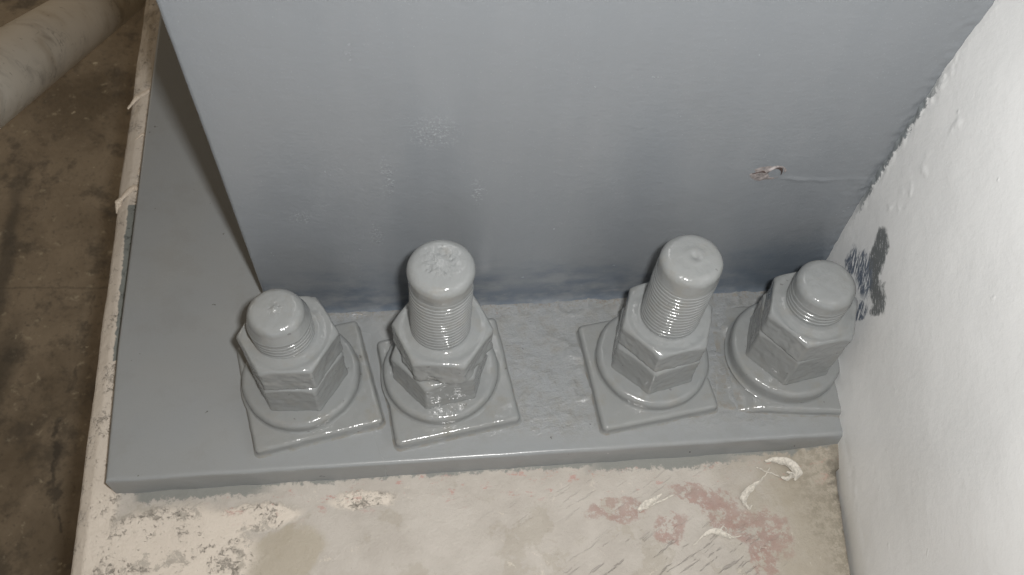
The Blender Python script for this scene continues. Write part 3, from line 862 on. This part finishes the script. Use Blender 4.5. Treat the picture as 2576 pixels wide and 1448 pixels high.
# ------------------------------------------------------------------ leaning pipe, upper left
def build_pipe():
    d = Vector((-0.0749, 0.8576, -0.5088)).normalized()
    e_ = Vector((-0.48504, 0.78199, -0.74036)).normalized()
    P0 = Vector((0, 0, 480.3)) + e_ * 742
    R = 26.2
    # from its foot on the floor back up past the camera's left
    t1 = (P0.z + 400 - R) / -d.z
    A = P0 - d * 900; B = P0 + d * t1
    L_ = (B - A).length
    n, m = 64, 120
    th = np.linspace(0, 2 * np.pi, n, endpoint=False)
    N = d.orthogonal().normalized(); Q = d.cross(N)
    Aa, dd, Nn, Qq = map(lambda v: np.array(v), (A, d, N, Q))
    ts = np.linspace(0, L_, m)
    C = Aa + ts[:, None] * dd
    rings = []
    for r, tt in [(R - 4, 0.0)]:
        rings.append(C[0] + r * (np.cos(th)[:, None] * Nn + np.sin(th)[:, None] * Qq) + dd * 30)
        rings.append(C[0] + r * (np.cos(th)[:, None] * Nn + np.sin(th)[:, None] * Qq))
    for k in range(m):
        rings.append(C[k] + R * (np.cos(th)[:, None] * Nn + np.sin(th)[:, None] * Qq))
    rings.append(C[-1] + (R - 4) * (np.cos(th)[:, None] * Nn + np.sin(th)[:, None] * Qq))
    P = np.stack(rings, 1)
    V = P.reshape(-1, 3) - np.array(B)
    me = mesh_from('leaning_pipe', V, grid_faces(n, P.shape[1], closed_u=True))
    o = link('leaning_pipe', me, MAT['pipe'])
    o.location = B * S
    o['label'] = 'scuffed dull beige pipe slanting over the brown floor behind the pedestal'
    o['category'] = 'pipe'
build_pipe()

# ------------------------------------------------------------------ dried paint skins on the pedestal
def leaf(bm_parts, pts, widths, z0=-19.6, curl=2.0, seed=1, n=34, m=13, lift=0.3):
    """a thin curled skin along a centre line; double-sided thickness added"""
    pts = np.array(pts, float); widths = np.array(widths, float)
    tt = np.linspace(0, len(pts) - 1, n)
    C = np.stack([np.interp(tt, range(len(pts)), pts[:, k]) for k in range(2)], -1)
    Wd = np.interp(tt, range(len(pts)), widths)
    for _ in range(5):
        C[1:-1] = (C[:-2] + C[2:] + 2 * C[1:-1]) / 4; Wd[1:-1] = (Wd[:-2] + Wd[2:] + 2 * Wd[1:-1]) / 4
    T = np.gradient(C, axis=0); T /= np.linalg.norm(T, axis=1, keepdims=True)
    N = np.stack([-T[:, 1], T[:, 0]], -1)
    s = np.linspace(-1, 1, m)
    Wd = Wd * 0.8
    XY = C[:, None] + N[:, None] * (s[None, :, None] * Wd[:, None, None])
    Z = z0 + lift + curl * (s[None] ** 2) * (Wd[:, None] / max(widths.max(), .1))
    P = np.concatenate([XY, Z[..., None]], -1)
    edge = np.abs(s)[None]
    P[..., 0] += 0.7 * edge * vnoise(P, 2.5, seed, 2); P[..., 1] += 0.7 * edge * vnoise(P, 2.5, seed + 4, 2)
    P[..., 2] += 0.55 * vnoise(P, 3.0, seed + 8, 2) * np.minimum(1, Wd[:, None] / 2) + 0.2
    lo = P - np.array([0, 0, 0.35])
    k = len(bm_parts[0])
    V = list(P.reshape(-1, 3)) + list(lo.reshape(-1, 3))
    F = grid_faces(n, m, base=k) + grid_faces(n, m, base=k + n * m, flip=True)
    def rim(idx):
        for a, b in zip(idx[:-1], idx[1:]): F.append((k + a, k + a + n * m, k + b + n * m, k + b))
    rim([i * m for i in range(n)]); rim([i * m + m - 1 for i in range(n)][::-1]); rim(list(range(m))[::-1]); rim([(n - 1) * m + j for j in range(m)])
    bm_parts[0].extend(V); bm_parts[1].extend(F)

def flake(parts_args, c, label):
    bp = ([], [])
    for a in parts_args: leaf(bp, **a)
    V = np.array(bp[0]) - np.array((c[0], c[1], -20))
    o = link('dried_paint_flake', mesh_from('dried_paint_flake', V, bp[1]), MAT['flake'], None, (c[0], c[1], -20))
    o['label'] = label; o['category'] = 'paint flake'; o['group'] = 'dried white paint flakes on the pedestal'
flake([dict(pts=[(190, 180.5), (197, 181), (204.5, 178), (208.5, 171.5), (205, 167.8)], widths=[0.8, 2.6, 3.8, 3.2, 0.8], curl=2.2, seed=1, z0=-18.2),
       dict(pts=[(201, 173), (206, 170.5), (200, 168.6), (197, 170)], widths=[0.6, 1.8, 1.5, 0.5], curl=1.0, seed=2, lift=0.8, z0=-18.2),
       dict(pts=[(192.5, 177.5), (188.6, 172.5), (183.5, 168.6), (176.5, 164.5), (171.5, 159.5), (171.7, 155)], widths=[0.35, 0.4, 0.8, 2.4, 2.6, 1.1], curl=1.6, seed=3),
       dict(pts=[(172, 156), (173.6, 152.6), (176.4, 154.6)], widths=[0.7, 0.6, 0.25], curl=0.4, seed=4, lift=1.0),
       dict(pts=[(184, 177.5), (190, 174.2), (197, 170.6)], widths=[0.25, 0.4, 0.3], curl=0.3, seed=5, lift=0.8)],
      (190, 168), 'curled white paint flake with a stringy tail, nearest the white pillar')
flake([dict(pts=[(109, 156.5), (113, 159.2), (118, 161.5), (124.6, 165.6)], widths=[1.6, 2.7, 2.0, 0.3], curl=1.2, seed=11),
       dict(pts=[(112.5, 157.6), (118.5, 159.2), (125, 161.6), (132, 164.3)], widths=[1.2, 0.8, 0.45, 0.25], curl=0.6, seed=12, lift=0.6)],
      (116, 160), 'small forked white paint flake lying on the red primer patch')
flake([dict(pts=[(136.5, 134), (142, 138.2), (148, 141), (154, 140), (160, 136.6)], widths=[0.3, 0.6, 2.0, 2.8, 1.0], curl=1.4, seed=21),
       dict(pts=[(157, 139.5), (161, 137), (166, 137.3)], widths=[0.5, 0.5, 0.3], curl=0.3, seed=22, lift=0.7),
       dict(pts=[(153, 141), (157, 143.6), (158.5, 141)], widths=[0.5, 0.4, 0.3], curl=0.3, seed=23, lift=0.7)],
      (150, 138), 'slender leaf-shaped white paint flake nearest the bottom edge of the photo')
